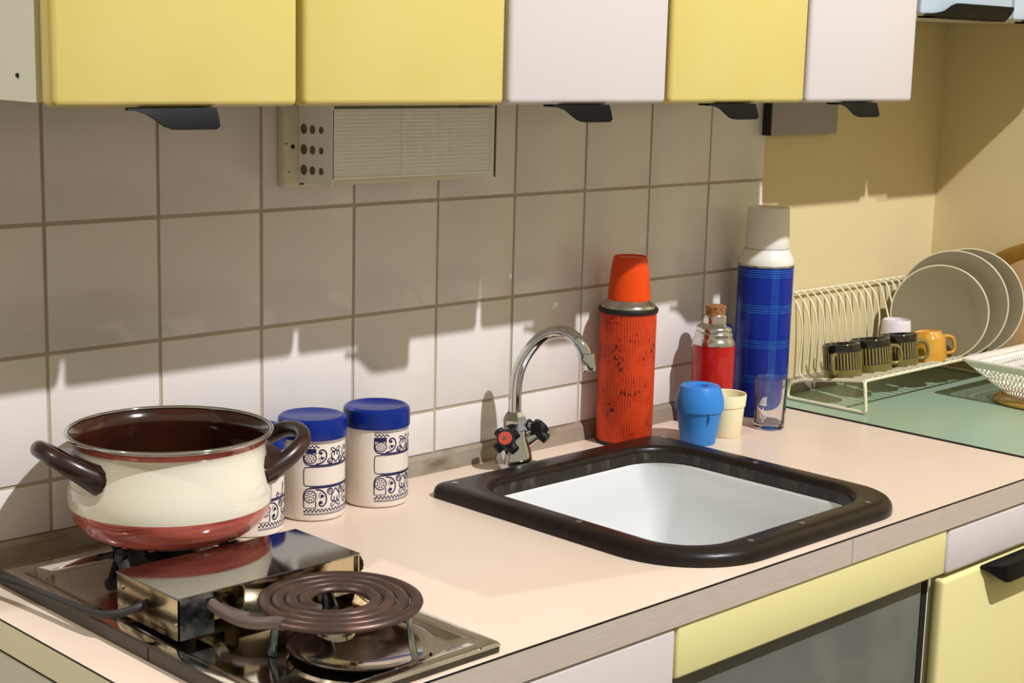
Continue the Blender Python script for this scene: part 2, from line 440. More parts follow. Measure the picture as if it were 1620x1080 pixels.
part('edge_line', box(B(), WX0, 1.368, WY-.0017, WY, .8985, .9002), 'dark_line', wt, smooth=False)
part('joint_line', box(B(), .8055, .8061, WY-.0017, WY-.001, .864, .8985), 'dark_line', wt, smooth=False)
part('side_edge', box(B(), WX0-.0015, WX0, WY, .003, .8665, .8992), 'side_band', wt, smooth=False)
bm = B(); box(bm, WX0-.0017, WX0, WY, .003, .8992, .9002); box(bm, WX0-.0016, WX0+.001, WY, .003, .8645, .8668)
part('side_line', bm, 'dark_line', wt, smooth=False)
gt = thing('worktop', 'pale green worktop under the dish rack and basket', 'worktop', (1.66, -.3, .9))
part('top_board', box(B(), 1.374, 1.939, WY, .003, .8665, .9005), 'green_top', gt, smooth=False)
part('front_edge', box(B(), 1.374, 1.939, WY-.0015, WY, .864, .8985), 'edge_band', gt, smooth=False)
part('joint_strip', box(B(), 1.3685, 1.3738, WY, .003, .868, .9022, bev=.0008), 'dark_line', gt, smooth=False, label='black joint strip')

# ------------------------------------------------------------------ base units
def front(bm, x0, x1, z0, z1, y=-.5865, th=.018, bev=.005): return box(bm, x0, x1, y, y+th, z0, z1, bev=bev, seg=3)
t = thing('base_cabinet', 'base cabinet with white drawer front under the hob', 'cabinet', (.15, -.3, 0), 'base units')
part('body', box(B(), WX0+.004, .460, -.565, -.003, .08, .8655), 'carcass', t, smooth=False)
part('side_panel', box(B(), WX0+.0005, WX0+.0035, -.565, -.003, .08, .8640), 'side_white', t, smooth=False)
part('drawer', front(B(), WX0+.002, .4585, .70, .8615), 'white_door', t)
part('door', front(B(), WX0+.002, .4585, .09, .695), 'yellow_door', t)
t = thing('sink_cabinet', 'sink base unit with long yellow fascia above an open grey panel', 'cabinet', (.75, -.3, 0), 'base units')
bm = B(); box(bm, .4615, .4795, -.562, -.003, .08, .8655); box(bm, .4615, 1.034, -.556, -.003, .08, .098)
part('body', bm, 'carcass', t, smooth=False)
part('fascia', front(B(), .4615, 1.0475, .797, .8625, bev=.004), 'yellow_pale', t)
part('side_board', box(B(), 1.0325, 1.0455, -.562, -.003, .08, .8655), 'gap_shade', t, smooth=False)  # board coloured dark to stand in for the shaded gap beside the door
pn = part('panel', box(B(), .480, 1.021, -.5675, -.558, .10, .8655, bev=.001), 'grey_panel', t, smooth=False)
part('clip', box(B(), .725, .735, -.572, -.5675, .7895, .7955, bev=.001), 'black_iron', pn)
part('clip', box(B(), .945, .960, -.571, -.5675, .790, .7935, bev=.001), 'black_iron', pn)
t = thing('base_cabinet', 'base cabinet with white drawer front over yellow door, right of the sink', 'cabinet', (1.4, -.3, 0), 'base units')
part('body', box(B(), 1.0465, 1.80, -.562, -.003, .08, .8655), 'carcass', t, smooth=False)
part('drawer', front(B(), 1.052, 1.80, .794, .8615, bev=.006), 'white_door', t)
d = part('door', front(B(), 1.036+.012, 1.80, .09, .787, bev=.006), 'yellow_pale', t)
bm = B()
rs = []
for x, w_ in ((1.148, .12), (1.158, .3), (1.168, .65), (1.178, .95), (1.186, 1), (1.28, 1), (1.285, .9)):
    rs.append([(x, -.5865, .7885), (x, -.5865-.022*w_, .786), (x, -.5865-.028*w_, .786-.024*w_), (x, -.5865-.024*w_, .786-.025*w_), (x, -.5865-.019*w_, .783), (x, -.5865, .7845)])
rings(bm, rs, cap0=True, cap1=True); part('pull', bm, 'black_plastic', d)

# ------------------------------------------------------------------ sink
t = thing('sink', 'white sink bowl in a thick dark brown rounded frame', 'sink', (.75, -.34, .9))
ro = (.125, .085, .035, .018); ri = (.07, .07, .075, .06)
def ro_(d): return tuple(max(.006, r-d) for r in ro)
rs = []
for d, z in ((0, .9002), (0, .907), (.0015, .912), (.005, .916), (.010, .9185), (.016, .9195), (.022, .9195)):
    rs.append(rrect(SX0+d, SX1-d, SY0+d, SY1-d, z, ro_(d), 12))
for d, z in ((-.010, .9195), (-.005, .9185), (-.001, .915), (0, .910)):
    rs.append(rrect(HX0+d, HX1-d, HY0+d, HY1-d, z, tuple(r-d for r in ri), 12))
bm = B(); rings(bm, rs)
part('frame', bm, 'sink_rubber', t)
bm = B()
rings(bm, [rrect(HX0+d, HX1-d, HY0+d, HY1-d, z, tuple(r-d for r in ri), 12) for d, z in ((0, .9102), (.0005, .904), (.0005, .895), (-.006, .893))])
part('inner_lip', bm, 'sink_worn', t)
bm = B()
rs = []
for d, z in ((-.006, .8935), (.000, .8933), (.003, .889), (.006, .84), (.011, .77), (.018, .735), (.034, .717), (.065, .710), (.08, .7095), (.1, .7095)):
    rs.append(rrect(HX0+d, HX1-d, HY0+d, HY1-d, z, tuple(max(.022, r-max(0, d)*6) for r in ri), 12))
rings(bm, rs, cap1=True)
o = part('bowl', bm, 'sink_bowl', t)
sm = bpy.data.objects
for x, y in ((.537, -.125), (.968, -.135), (.955, -.32), (.90, -.548), (.75, -.548), (.64, -.55), (.535, -.36)):
    part('screw', lathe(B(), [(0.0042, .9193), (.0042, .9203), (.002, .9207), (0, .9207)], (x, y, 0), 14), 'screw', t)

# ------------------------------------------------------------------ tap
tx, ty = .7125, -.062
t = thing('mixer_tap', 'chrome swan-neck mixer tap with black cross handles behind the sink', 'tap', (tx, ty, .9))
bm = B(); lathe(bm, [(0, .9002), (.0270, .9002), (.0285, .903), (.0285, .908), (.0270, .917), (.0238, .929), (.0200, .940), (.0172, .949), (.0165, .957), (0, .957)], (tx, ty, 0), 40)
part('base', bm, 'chrome', t)
bm = B(); lathe(bm, [(.015, .955), (.0175, .958), (.0178, .972), (.015, .978), (.0105, .984), (0, .984)], (tx, ty, 0), 6)
part('collar_nut', bm, 'chrome', t, smooth=False)
part('grub_screw', cyl(B(), (tx+.012, ty-.016, .964), (tx+.014, ty-.0205, .964), .0042, n=16), 'chrome', t)
part('front_screw', cyl(B(), (tx+.014, ty-.021, .9065), (tx+.0185, ty-.028, .9065), .006, n=16), 'chrome', t)
# neck lies almost in the plane x = tx
path = [(.7125, -.062, .972), (.7122, -.0615, .9934), (.712, -.0615, 1.0201), (.7132, -.0653, 1.0463), (.7158, -.0774, 1.0713), (.7197, -.0959, 1.0941), (.7241, -.1165, 1.1080), (.728, -.135, 1.1125), (.7318, -.1527, 1.1092), (.7347, -.1664, 1.0985), (.7363, -.1741, 1.0864), (.7369, -.1765, 1.0790)]
part('neck', tube(B(), smooth_pts(path, 2), .0092, 20), 'chrome', t)
ex, ey, ez = path[-1]
bm = B(); lathe(bm, [(.0092, .006), (.0122, .005), (.0122, -.0155), (.0108, -.019), (.009, -.019), (.009, -.01), (0, -.01)], (0, 0, 0), 28)
bmesh.ops.rotate(bm, verts=bm.verts[:], cent=(0, 0, 0), matrix=Matrix.Rotation(-.2, 3, 'X')); bmesh.ops.translate(bm, verts=bm.verts[:], vec=(ex, ey-.001, ez))
part('aerator', bm, 'chrome', t)
def cross_handle(c, d, badge, name='handle'):
    d = Vector(d).normalized(); c = Vector(c)
    a = d.cross(Vector((0, 0, 1))).normalized(); b = d.cross(a)
    a, b = (a+b).normalized(), (b-a).normalized()
    st = part('valve_stem', tube(B(), [Vector((tx, ty, .928)), c-d*.006], [.0125, .0105], 24), 'chrome', t)
    bm = B(); tube(bm, [c-d*.006, c-d*.004, c+d*.014, c+d*.0155], [.011, .013, .013, .0115], 24)
    for q in (a, -a, b, -b): tube(bm, [c+d*.002, c+d*.002+q*.0195, c+d*.002+q*.0205], [.0080, .0080, .0068], 14)
    h = part(name, bm, 'knob_black', t)
    part('badge', tube(B(), [c+d*.0155, c+d*.0168], [.0102, .0096], 24), badge, h)
    part('badge_screw', tube(B(), [c+d*.0166, c+d*.0176], [.003, .003], 12), 'chrome', h)
cross_handle((tx-.026, ty-.010, .945), (-.72, -.50, .50), 'badge_red')
cross_handle((tx+.036, ty-.008, .949), (.72, -.18, .68), 'badge_blue')

# ------------------------------------------------------------------ hob
HB = (-.094, .185, -.584, -.045)
t = thing('hob', 'dark mirror-finish electric hob tray with control box set on the worktop', 'hob', (.045, -.31, .9))
bm = B()
rs = [rrect(HB[0]+d, HB[1]-d, HB[2]+d, HB[3]-d, z, r) for d, z, r in ((0, .9002, .008), (0, .909, .008), (.002, .9115, .008), (.004, .912, .008), (.016, .912, .012), (.022, .9105, .02), (.028, .906, .03), (.033, .9045, .03), (.034, .9045, .03), (.05, .9045, .03))]
rings(bm, rs, cap1=True)
tr = part('tray', bm, 'tray_enamel', t)
bm = B(); box(bm, -.0985, -.0945, -.584, -.372, .9002, .9165, bev=.0008); part('trim_bar', bm, 'tray_trim', t, smooth=False)
bm = B(); box(bm, -.0985, -.0945, -.370, -.05, .9002, .9165, bev=.0008); part('trim_bar', bm, 'tray_trim', t, smooth=False)
part('screw', lathe(B(), [(.0028, 0), (.0028, .0015), (0, .002)], (.155, -.5795, .912), 12), 'screw', t)
# control box
bx0, bx1, by0, by1, bz0, bz1 = -.0635, .168, -.372, -.256, .9125, .9575
bm = B(); box(bm, bx0-.001, bx1+.001, by0-.001, by1+.001, bz1-.0022, bz1, bev=.0007); part('box_lid', bm, 'box_top', t, smooth=False)
bm = B(); box(bm, bx0, bx0+.0015, by0, by1, bz0, bz1-.002); box(bm, bx0+.0015, bx1, by1-.0015, by1, bz0, bz1-.002)
bx_ = part('box_side', bm, 'stained_chrome', t, smooth=False)
for y, z in ((by1-.010, bz1-.016), (by0+.006, bz1-.030)): part('screw', cyl(B(), (bx0-.0018, y, z), (bx0, y, z), .0026, n=12), 'screw', t)
part('slot', box(B(), bx0-.0004, bx0+.0004, -.350, -.322, .9175, .9185), 'black_iron', t, smooth=False)
part('box_front', box(B(), bx0, bx0+.041, by0, by0+.0015, bz0, bz1-.002), 'dull_chrome', t, smooth=False)
bm = B(); box(bm, bx0+.041, bx0+.075, by0+.030, by0+.0315, bz0, bz1-.002); box(bm, bx0+.041, bx0+.0425, by0, by0+.03, bz0, bz1-.012)
box(bm, bx0+.074, bx0+.0755, by0-.006, by0+.03, bz0+.012, bz1-.002)
box(bm, bx0+.0755, bx1, by0+.004, by0+.0055, bz0, bz1-.002); box(bm, bx1-.0015, bx1, by0, by1, bz0, bz1-.002)
part('box_recess', bm, 'stained_chrome', t, smooth=False)
part('rod_hole', box(B(), bx0+.033, bx0+.045, by0-.0006, by0-.0001, .936, .9505), 'black_iron', t, smooth=False)
part('terminal', cyl(B(), (bx0+.060, by0+.012, .926), (bx0+.064, by0+.030, .930), .006, n=10), 'screw', t)
for y, z in ((-.300, .938), (-.352, .938)):
    bm = B()
    lathe(bm, [(0, 0), (.0115, 0), (.0115, .002), (.0098, .003), (.0098, .014), (0, .0145)], (0, 0, 0), 36, rfun=lambda r, z_, a_: r*(1+.05*cos(12*a_)))
    bmesh.ops.rotate(bm, verts=bm.verts[:], cent=(0, 0, 0), matrix=Matrix.Rotation(pi/2, 3, 'Y'))
    bmesh.ops.translate(bm, verts=bm.verts[:], vec=(bx1+.0005, y, z))
    part('knob', bm, 'black_plastic', t)
# coil element, front
ccx, ccy, ccz = .078, -.447, .9445
bm = B()
pts = []; N = 360; turns = 4.0
for i in range(N+1):
    a = i/N*turns*2*pi; r = .0310+(.0865-.0310)*i/N
    pts.append((ccx+r*cos(3.40-a), ccy+r*sin(3.40-a), ccz))
tube(bm, pts, .0068, 12, flat=.66, up=(0, 0, 1))
part('coil', bm, 'coil_iron', t)
bm = B()
endp = Vector(pts[-1])
tube(bm, smooth_pts([(bx0+.039, by0-.0005, .9435), (bx0+.039, by0-.02, .940), (bx0+.042, by0-.045, .9375), endp+Vector((-.012, .030, -.005)), endp+Vector((-.001, .012, -.001)), endp], 2), .0064, 14)
tube(bm, smooth_pts([(bx0+.060, by0+.02, .931), (bx0+.066, by0-.02, .929), (bx0+.086, by0-.035, .929), (ccx-.030, ccy+.01, .932), (ccx-.028, ccy+.004, .938)], 2), .0045, 12)
part('coil_rod', bm, 'rod', t)
bm = B()
for k in range(3):
    a = k*2*pi/3-1.05
    p0 = Vector((ccx+.012*cos(a), ccy+.012*sin(a), .930)); p1 = Vector((ccx+.078*cos(a), ccy+.078*sin(a), .934))
    tube(bm, [p0, p1], .0035, 6, flat=1.4, up=(0, 0, 1)); tube(bm, [p1, p1+Vector((.004*cos(a), .004*sin(a), -.029))], [.006, .0075], 8, flat=.35, up=(cos(a), sin(a), 0))
part('coil_support', bm, 'dull_chrome', t)
part('coil_centre', lathe(B(), [(0, .906), (.020, .906), (.022, .910), (.012, .914), (0, .915)], (ccx+.005, ccy+.01, 0), 28), 'aluminium', t)
bm = B(); lathe(bm, [(.0, .9056), (.030, .906), (.062, .909), (.072, .913), (.075, .9125), (.072, .9095)], (ccx-.005, ccy-.045, 0), 48)
part('drip_bowl', bm, 'tray_enamel', t)
# rear support under the pot
px_, py_ = .074, -.144
bm = B()
lathe(bm, [(.030, .905), (.036, .905), (.034, .915), (.030, .915), (.030, .905)], (px_, py_, 0), 32)
for k in range(4):
    a = k*pi/2+.35
    d = Vector((cos(a), sin(a), 0)); c0 = Vector((px_, py_, 0))
    tube(bm, [c0+d*.034+Vector((0, 0, .908)), c0+d*.060+Vector((0, 0, .928)), c0+d*.094+Vector((0, 0, .9435))], [.005, .0055, .0055], 8, flat=1.5, up=(0, 0, 1))
    tube(bm, [c0+d*.094+Vector((0, 0, .9435)), c0+d*.03+Vector((0, 0, .9435))], .0033, 8)
    tube(bm, [c0+d*.088+Vector((0, 0, .940)), c0+d*.078+Vector((0, 0, .910))], [.0055, .0045], 8, flat=1.5, up=(-sin(a), cos(a), 0))
part('pot_support', bm, 'black_iron', t)

# cable from the control box along the tray
bm = B()
tube(bm, smooth_pts([(bx0-.0005, -.311, .937), (bx0-.012, -.312, .934), (bx0-.030, -.300, .928), (-.100, -.270, .9225), (-.105, -.20, .9215), (-.112, -.12, .9215), (-.130, -.06, .9205), (-.158, -.03, .918), (-.185, -.02, .900), (-.195, -.02, .85), (-.197, -.022, .5), (-.20, -.022, .01)], 3), .0042, 12)
tag(part('power_cable', bm, 'cable', None, loc=(-.105, -.2, .92)), 'black power cable running from the metal box along the hob edge', 'cable')

# ------------------------------------------------------------------ pot
t = thing('cooking_pot', 'cream and red-brown enamel pot with two dark handles on the hob', 'pot', (px_, py_, .947))
zb = .9472
outer = [(0, 0), (.070, 0), (.088, .003), (.102, .012), (.111, .024), (.1150, .038), (.1158, .050), (.1145, .064), (.112, .078), (.1095, .092), (.1080, .103), (.109, .109), (.1125, .1155), (.1152, .119)]
inner = [(.1132, .119), (.110, .1150), (.1068, .109), (.1060, .103), (.1075, .092), (.110, .078), (.1125, .064), (.1138, .050), (.113, .038), (.109, .024), (.100, .014), (.086, .006), (0, .004)]
def dense(pf):
    q = smooth_pts([(r, z, 0) for r, z in pf], 2); return [(p.x, p.y) for p in q]
od = dense(outer); idn = dense(inner)
allp = od+idn
def mi(i):
    z = (allp[i][1]+allp[min(i+1, len(allp)-1)][1])/2
    if i >= len(od)-1: return 2
    if z < .039: return 1
    if z > .1095: return 1
    return 0
bm = B(); lathe(bm, allp, (px_, py_, zb), 96, mats=[mi(i) for i in range(len(allp)-1)])
part('body', bm, ['pot_cream', 'pot_red', 'pot_brown'], t)
bm = B(); tube(bm, [(px_+.1152*cos(2*pi*i/96), py_+.1152*sin(2*pi*i/96), zb+.1205) for i in range(96)], .0026, 10, closed=True)
part('rim', bm, 'chrome', t)
for s_, th in ((1, math.radians(171)), (-1, math.radians(341))):
    d = Vector((cos(th), sin(th), 0)); q = Vector((-sin(th), cos(th), 0)); c0 = Vector((px_, py_, zb))
    prof = [(.096, -.052, .074), (.112, -.053, .080), (.132, -.048, .092), (.150, -.034, .103), (.157, 0, .108), (.150, .034, .103), (.132, .048, .092), (.112, .053, .080), (.096, .052, .074)]
    if s_ == 1: prof = [(a_-(a_-.096)*.10, b_*.80, .083+(z_-.074)*.95) for a_, b_, z_ in prof]
    P_ = smooth_pts([c0+d*a_+q*b_+Vector((0, 0, z_)) for a_, b_, z_ in prof], 2)
    n_ = len(P_); rad = [.0088+.0035*abs(2*i/(n_-1)-1)**2 for i in range(n_)]
    upv = (Vector((0, 0, 1))*.9-d*.42)
    bm = B(); tube(bm, P_, rad, 14, flat=1.1, up=tuple(upv))
    rs = []
    for a_, hb, z_, hh in ((.088, .062, .072, .0165), (.104, .062, .077, .0160), (.113, .060, .082, .0135), (.120, .053, .087, .010)):
        rs.append([tuple(c0+d*(a_-hh*.3*sz)+q*(hb*(.82 if s_ == 1 else 1)*sy)+Vector((0, 0, z_+(.008 if s_ == 1 else 0)+hh*sz))) for sy, sz in ((-1, -.6), (-.85, -1), (.85, -1), (1, -.6), (1, .6), (.85, 1), (-.85, 1), (-1, .6))])
    rings(bm, rs, cap0=True, cap1=True)
    part('handle', bm, 'bakelite', t)

# ------------------------------------------------------------------ jars with printed pattern
class Ink:
    """flat print on a cylinder: u = arc length (m), v = height"""
    def __init__(s, c, R, a0): s.bm = bmesh.new(); s.c = c; s.R = R; s.a0 = a0; s.lay = 0
    def P(s, u, v_):
        a = s.a0+u/s.R; r = s.R+.00025+s.lay*.00004
        return (s.c[0]+r*cos(a), s.c[1]+r*sin(a), s.c[2]+v_)
    def poly(s, pts):
        if len(pts) < 3: return
        cu = sum(p[0] for p in pts)/len(pts); cv = sum(p[1] for p in pts)/len(pts)
        c_ = s.bm.verts.new(s.P(cu, cv)); V = [s.bm.verts.new(s.P(*p)) for p in pts]
        for i in range(len(V)): s.bm.faces.new((c_, V[i], V[(i+1) % len(V)]))
    def rect(s, u0, u1, v0, v1):
        n = max(1, int(abs(u1-u0)/.003))
        for i in range(n):
            a, b = u0+(u1-u0)*i/n, u0+(u1-u0)*(i+1)/n
            V = [s.bm.verts.new(s.P(*p)) for p in ((a, v0), (b, v0), (b, v1), (a, v1))]; s.bm.faces.new(V)
    def line(s, pts, w=.0006, closed=False, it=2):
        q = smooth_pts([(a, b, 0) for a, b in pts], it, closed) if it else [Vector((a, b, 0)) for a, b in pts]
        if closed: q.append(q[0])
        w *= 1.3
        z_ = [q[0]]
        for p0, p1 in zip(q, q[1:]):
            m_ = max(1, int((p1-p0).length/.0025))
            z_ += [p0.lerp(p1, j/m_) for j in range(1, m_+1)]
        q = z_
        A, D = [], []
        for i, p in enumerate(q):
            t_ = (q[min(i+1, len(q)-1)]-q[max(i-1, 0)])
            if closed and i in (0, len(q)-1): t_ = q[1]-q[-2]
            if t_.length < 1e-9: t_ = Vector((1, 0, 0))
            t_.normalize(); n_ = Vector((-t_.y, t_.x, 0))*w
            A.append(s.bm.verts.new(s.P(*(p+n_)[:2]))); D.append(s.bm.verts.new(s.P(*(p-n_)[:2])))
        for i in range(len(A)-1): s.bm.faces.new((A[i], A[i+1], D[i+1], D[i]))
    def circ(s, u, v_, r, w=.0006): s.line([(u+r*cos(2*pi*i/24), v_+r*sin(2*pi*i/24)) for i in range(24)], w, True, 0)
    def disc(s, u, v_, r): s.poly([(u+r*cos(2*pi*i/10), v_+r*sin(2*pi*i/10)) for i in range(10)])
    def petal(s, u, v_, a, r0_, r1_, w):
        d = (cos(a), sin(a)); n_ = (-d[1], d[0]); m_ = r0_+(r1_-r0_)*.68
        s.poly([(u+d[0]*r0_, v_+d[1]*r0_), (u+d[0]*m_+n_[0]*w, v_+d[1]*m_+n_[1]*w), (u+d[0]*r1_, v_+d[1]*r1_), (u+d[0]*m_-n_[0]*w, v_+d[1]*m_-n_[1]*w)])
class Scaled:
    """draws on an Ink with u and v scaled about (0, vb)"""
    def __init__(s, k, su, sv, vb): s.k = k; s.su = su; s.sv = sv; s.vb = vb
    def T(s, p): return (p[0]*s.su, s.vb+(p[1]-s.vb)*s.sv)
    def poly(s, pts): s.k.poly([s.T(p) for p in pts])
    def rect(s, u0, u1, v0, v1):
        (a, c), (b, d) = s.T((u0, v0)), s.T((u1, v1)); s.k.rect(a, b, c, d)
    def line(s, pts, w=.0006, closed=False, it=2): s.k.line([s.T(p) for p in pts], w, closed, it)
    def circ(s, u, v_, r, w=.0006): s.line([(u+r*cos(2*pi*i/24), v_+r*sin(2*pi*i/24)) for i in range(24)], w, True, 0)
    def disc(s, u, v_, r): s.poly([(u+r*cos(2*pi*i/10), v_+r*sin(2*pi*i/10)) for i in range(10)])
    petal = Ink.petal
def band(k, vb, flip, sv):
    """one ornament band from the free edge (chequer side) towards the blank label"""
    k = Scaled(k, 1.32, sv, vb)
    H = .0270
    def y(v_): return vb+(v_ if not flip else H-v_)
    def Y(pts): return [(a, y(b)) for a, b in pts]
    L = .062
    k.rect(0, L, y(.0000), y(.0006)); k.rect(0, L, y(.0012), y(.0016))
    c = .0019
    for r_ in range(2):
        for i in range(34):
            if (i+r_) % 2 == 0 and not (flip and i > 7):
                k.rect(i*c, (i+1)*c, y(.0026+r_*c*.85), y(.0026+(r_+1)*c*.85))
    k.rect(0, .0120, y(.0066), y(.0072) if not flip else y(.0118)); k.line([(0, y(.0072)), (0, y(.0135))], .0005, it=0); k.line([(.0118, y(.0072)), (.0118, y(.0135))], .0005, it=0)
    # wheel
    wu, wv = .0064, .0180
    k.circ(wu, y(wv), .0058, .0005); k.circ(wu, y(wv), .0009, .0002)
    for j in range(8): k.petal(wu, y(wv), j*pi/4+pi/8, .0018, .0046, .0007)
    # outer contour running round the wheel and on along the label
    k.line(Y([(0, .013), (-.0002, .018), (.0005, .0225), (.0035, .0256), (.008, .0262), (.020, .0264), (.04, .0264), (L, .0264)]), .0006, it=2)
    k.line(Y([(.006, .0272), (.02, .0272), (L, .0272)]), .0003, it=0)
    # scroll: large comma shape with sun rays
    for u0, m_ in ((.0118, 1), (.0545, -1)):
        def U(pts): return [(u0+m_*a, y(b)) for a, b in pts]
        k.line(U([(.000, .0248), (.006, .0240), (.0105, .019), (.011, .0125), (.008, .0082), (.0042, .0084), (.0030, .0115), (.0048, .0135), (.0066, .0120)]), .0007, it=3)
        k.disc(u0+m_*.0053, y(.0118), .0015)
        for j in range(5):
            a = math.radians(100+j*38); a = a if m_ > 0 else pi-a
            aa = a if not flip else -a
            k.petal(u0+m_*.0058, y(.0190), -aa if True else aa, .0014, .0036, .0005)
        k.poly(U([(.0045, .0180), (.006, .0165), (.0085, .0172), (.0075, .0195), (.0055, .0200)]))
    # heart with leaves
    hu = .0335
    k.line(Y([(hu, .0245), (hu-.006, .0170), (hu-.0052, .0125), (hu-.0022, .0120), (hu-.0012, .0150), (hu-.0028, .0160)]), .0006, it=3)
    k.line(Y([(hu, .0245), (hu+.006, .0170), (hu+.0052, .0125), (hu+.0022, .0120), (hu+.0012, .0150), (hu+.0028, .0160)]), .0006, it=3)
    for s_ in (-1, 1):
        k.line(Y([(hu, .0118), (hu+s_*.0015, .0082), (hu+s_*.0058, .0066), (hu+s_*.0062, .0095), (hu+s_*.0030, .0115)]), .0005, True, 2)
        k.line(Y([(hu+s_*.0040, .0250), (hu+s_*.0042, .0205), (hu+s_*.0072, .0185), (hu+s_*.0102, .0215), (hu+s_*.0092, .0250)]), .0005, True, 2)
        for j in range(3): k.line(Y([(hu+s_*(.0058+.0012*j), .0244), (hu+s_*(.0062+.0014*j), .0210)]), .00035, it=0)
def jar(c, a_deg, label, text=False):
    t = thing('storage_jar', label, 'jar', (c[0], c[1], .9), 'blue and white storage jars')
    R_ = .0430
    bm = B(); lathe(bm, [(0, .9003), (.0395, .9003), (.0420, .9020), (.0430, .906), (.0430, 1.008), (.041, 1.010), (0, 1.010)], (c[0], c[1], 0), 64)
    part('body', bm, 'jar_white', t)
    bm = B(); lathe(bm, [(.0425, 1.0065), (.0447, 1.0068), (.0450, 1.008), (.0450, 1.025), (.0440, 1.030), (.0405, 1.0330), (.037, 1.0333), (.0345, 1.0318), (0, 1.0312)], (c[0], c[1], 0), 64)
    part('lid', bm, 'jar_blue', t)
    k = Ink((c[0], c[1], 0), R_, math.radians(a_deg))
    band(k, .9095, False, 1.36)
    band(k, .9745, True, 1.11)
    # blank label frame
    L = .078
    k.line([(L, .9730), (.006, .9730), (.001, .9722), (.0, .967), (.0, .953), (.001, .9485), (.006, .9477), (L, .9477)], .00045, it=2)
    if text:
        k.line([(.0365, .946), (.040, .952), (.0435, .962), (.043, .9655), (.041, .962), (.0405, .950), (.043, .9465)], .0005, it=3)
        k.line([(.0260, .950), (.0285, .955), (.031, .953), (.030, .948), (.0275, .948), (.0275, .9545), (.033, .951), (.0365, .950)], .0004, it=3)
    part('printed_pattern', k.bm, 'ink', t, smooth=False)
# direction from each jar to the camera is about -128 degrees
jar((.444, -.068), -133, 'white jar with blue lid and folk print, nearest the tap')
jar((.3405, -.062), -142, 'white jar with blue lid and folk print, middle of the three')
jar((.238, -.068), -112, 'white blue-lidded jar mostly hidden behind the pot', True)

# ------------------------------------------------------------------ flasks
ox, oy = .960, -.058
t = thing('vacuum_flask', 'tall worn orange ribbed vacuum flask with orange cup cap', 'flask', (ox, oy, .9), 'vacuum flasks')
bm = B(); lathe(bm, [(0, .9015), (.0425, .9015), (.0440, .905), (.0440, 1.108), (.042, 1.110), (0, 1.110)], (ox, oy, 0), 320, rfun=lambda r, z, a: r*(1+(.006*(.5+.5*cos(64*a)) if .904 < z < 1.109 else 0)))
part('body', bm, 'worn_orange', t, loc=(ox, oy, .9))
part('foot_ring', lathe(B(), [(0, .9003), (.044, .9003), (.0452, .9025), (.0445, .906), (.043, .906)], (ox, oy, 0), 48), 'black_rubber', t)
part('seal_ring', lathe(B(), [(.043, 1.1075), (.0458, 1.1085), (.0470, 1.112), (.0458, 1.1155), (.043, 1.1165)], (ox, oy, 0), 48), 'black_rubber', t)
part('shoulder', lathe(B(), [(.0435, 1.1155), (.0430, 1.1180), (.0405, 1.1215), (.0365, 1.1245), (.0335, 1.128), (0, 1.128)], (ox, oy, 0), 56), 'aluminium', t)
part('cup_cap', lathe(B(), [(.0330, 1.1265), (.0338, 1.1280), (.0335, 1.131), (.0320, 1.150), (.0300, 1.172), (.0270, 1.190), (.0258, 1.194), (.0245, 1.1955), (.0240, 1.1935), (0, 1.1932)], (ox, oy, 0), 56), 'orange_cap', t)

sx, sy = 1.164, -.070
t = thing('vacuum_flask', 'small red vacuum flask with ridged metal neck and cork', 'flask', (sx, sy, .9), 'vacuum flasks')
part('body', lathe(B(), [(0, .9005), (.034, .9005), (.0352, .903), (.0352, 1.036), (.034, 1.037), (0, 1.037)], (sx, sy, 0), 56), 'ring_red', t, loc=(sx, sy, .9))
part('neck', lathe(B(), [(.0345, 1.036), (.0362, 1.0365), (.0365, 1.040), (.0350, 1.044), (.0325, 1.0475), (.0318, 1.051), (.0326, 1.0535), (.0318, 1.0565), (.0300, 1.058), (.0308, 1.0615), (.0298, 1.065), (.0270, 1.0675), (.0215, 1.070), (.0202, 1.0715), (.0202, 1.0845), (.0192, 1.086), (0, 1.086)], (sx, sy, 0), 56), 'aluminium', t)
part('cork', lathe(B(), [(.0155, 1.0845), (.0170, 1.099), (.0160, 1.1005), (0, 1.1005)], (sx, sy, 0), 32), 'cork', t)

ux, uy = 1.298, -.068
t = thing('vacuum_flask', 'tall blue plaid vacuum flask with white cup cap', 'flask', (ux, uy, .9), 'vacuum flasks')
part('body', lathe(B(), [(0, .9005), (.0455, .9005), (.0470, .904), (.0470, 1.158), (.0462, 1.160), (0, 1.160)], (ux, uy, 0), 64), 'plaid_blue', t, loc=(ux, uy, .9))
part('rim_ring', lathe(B(), [(.0465, 1.1565), (.0480, 1.157), (.0480, 1.1600), (.0465, 1.1605)], (ux, uy, 0), 64), 'aluminium', t)
part('shoulder', lathe(B(), [(.0468, 1.1600), (.0470, 1.165), (.0448, 1.172), (.0400, 1.181), (.0378, 1.186), (0, 1.186)], (ux, uy, 0), 64), 'cap_white', t)
part('cup_cap', lathe(B(), [(.0374, 1.1868), (.0378, 1.188), (.0372, 1.2), (.0350, 1.252), (.0338, 1.2555), (.0325, 1.2545), (0, 1.2535)], (ux, uy, 0), 64), 'cap_white', t)

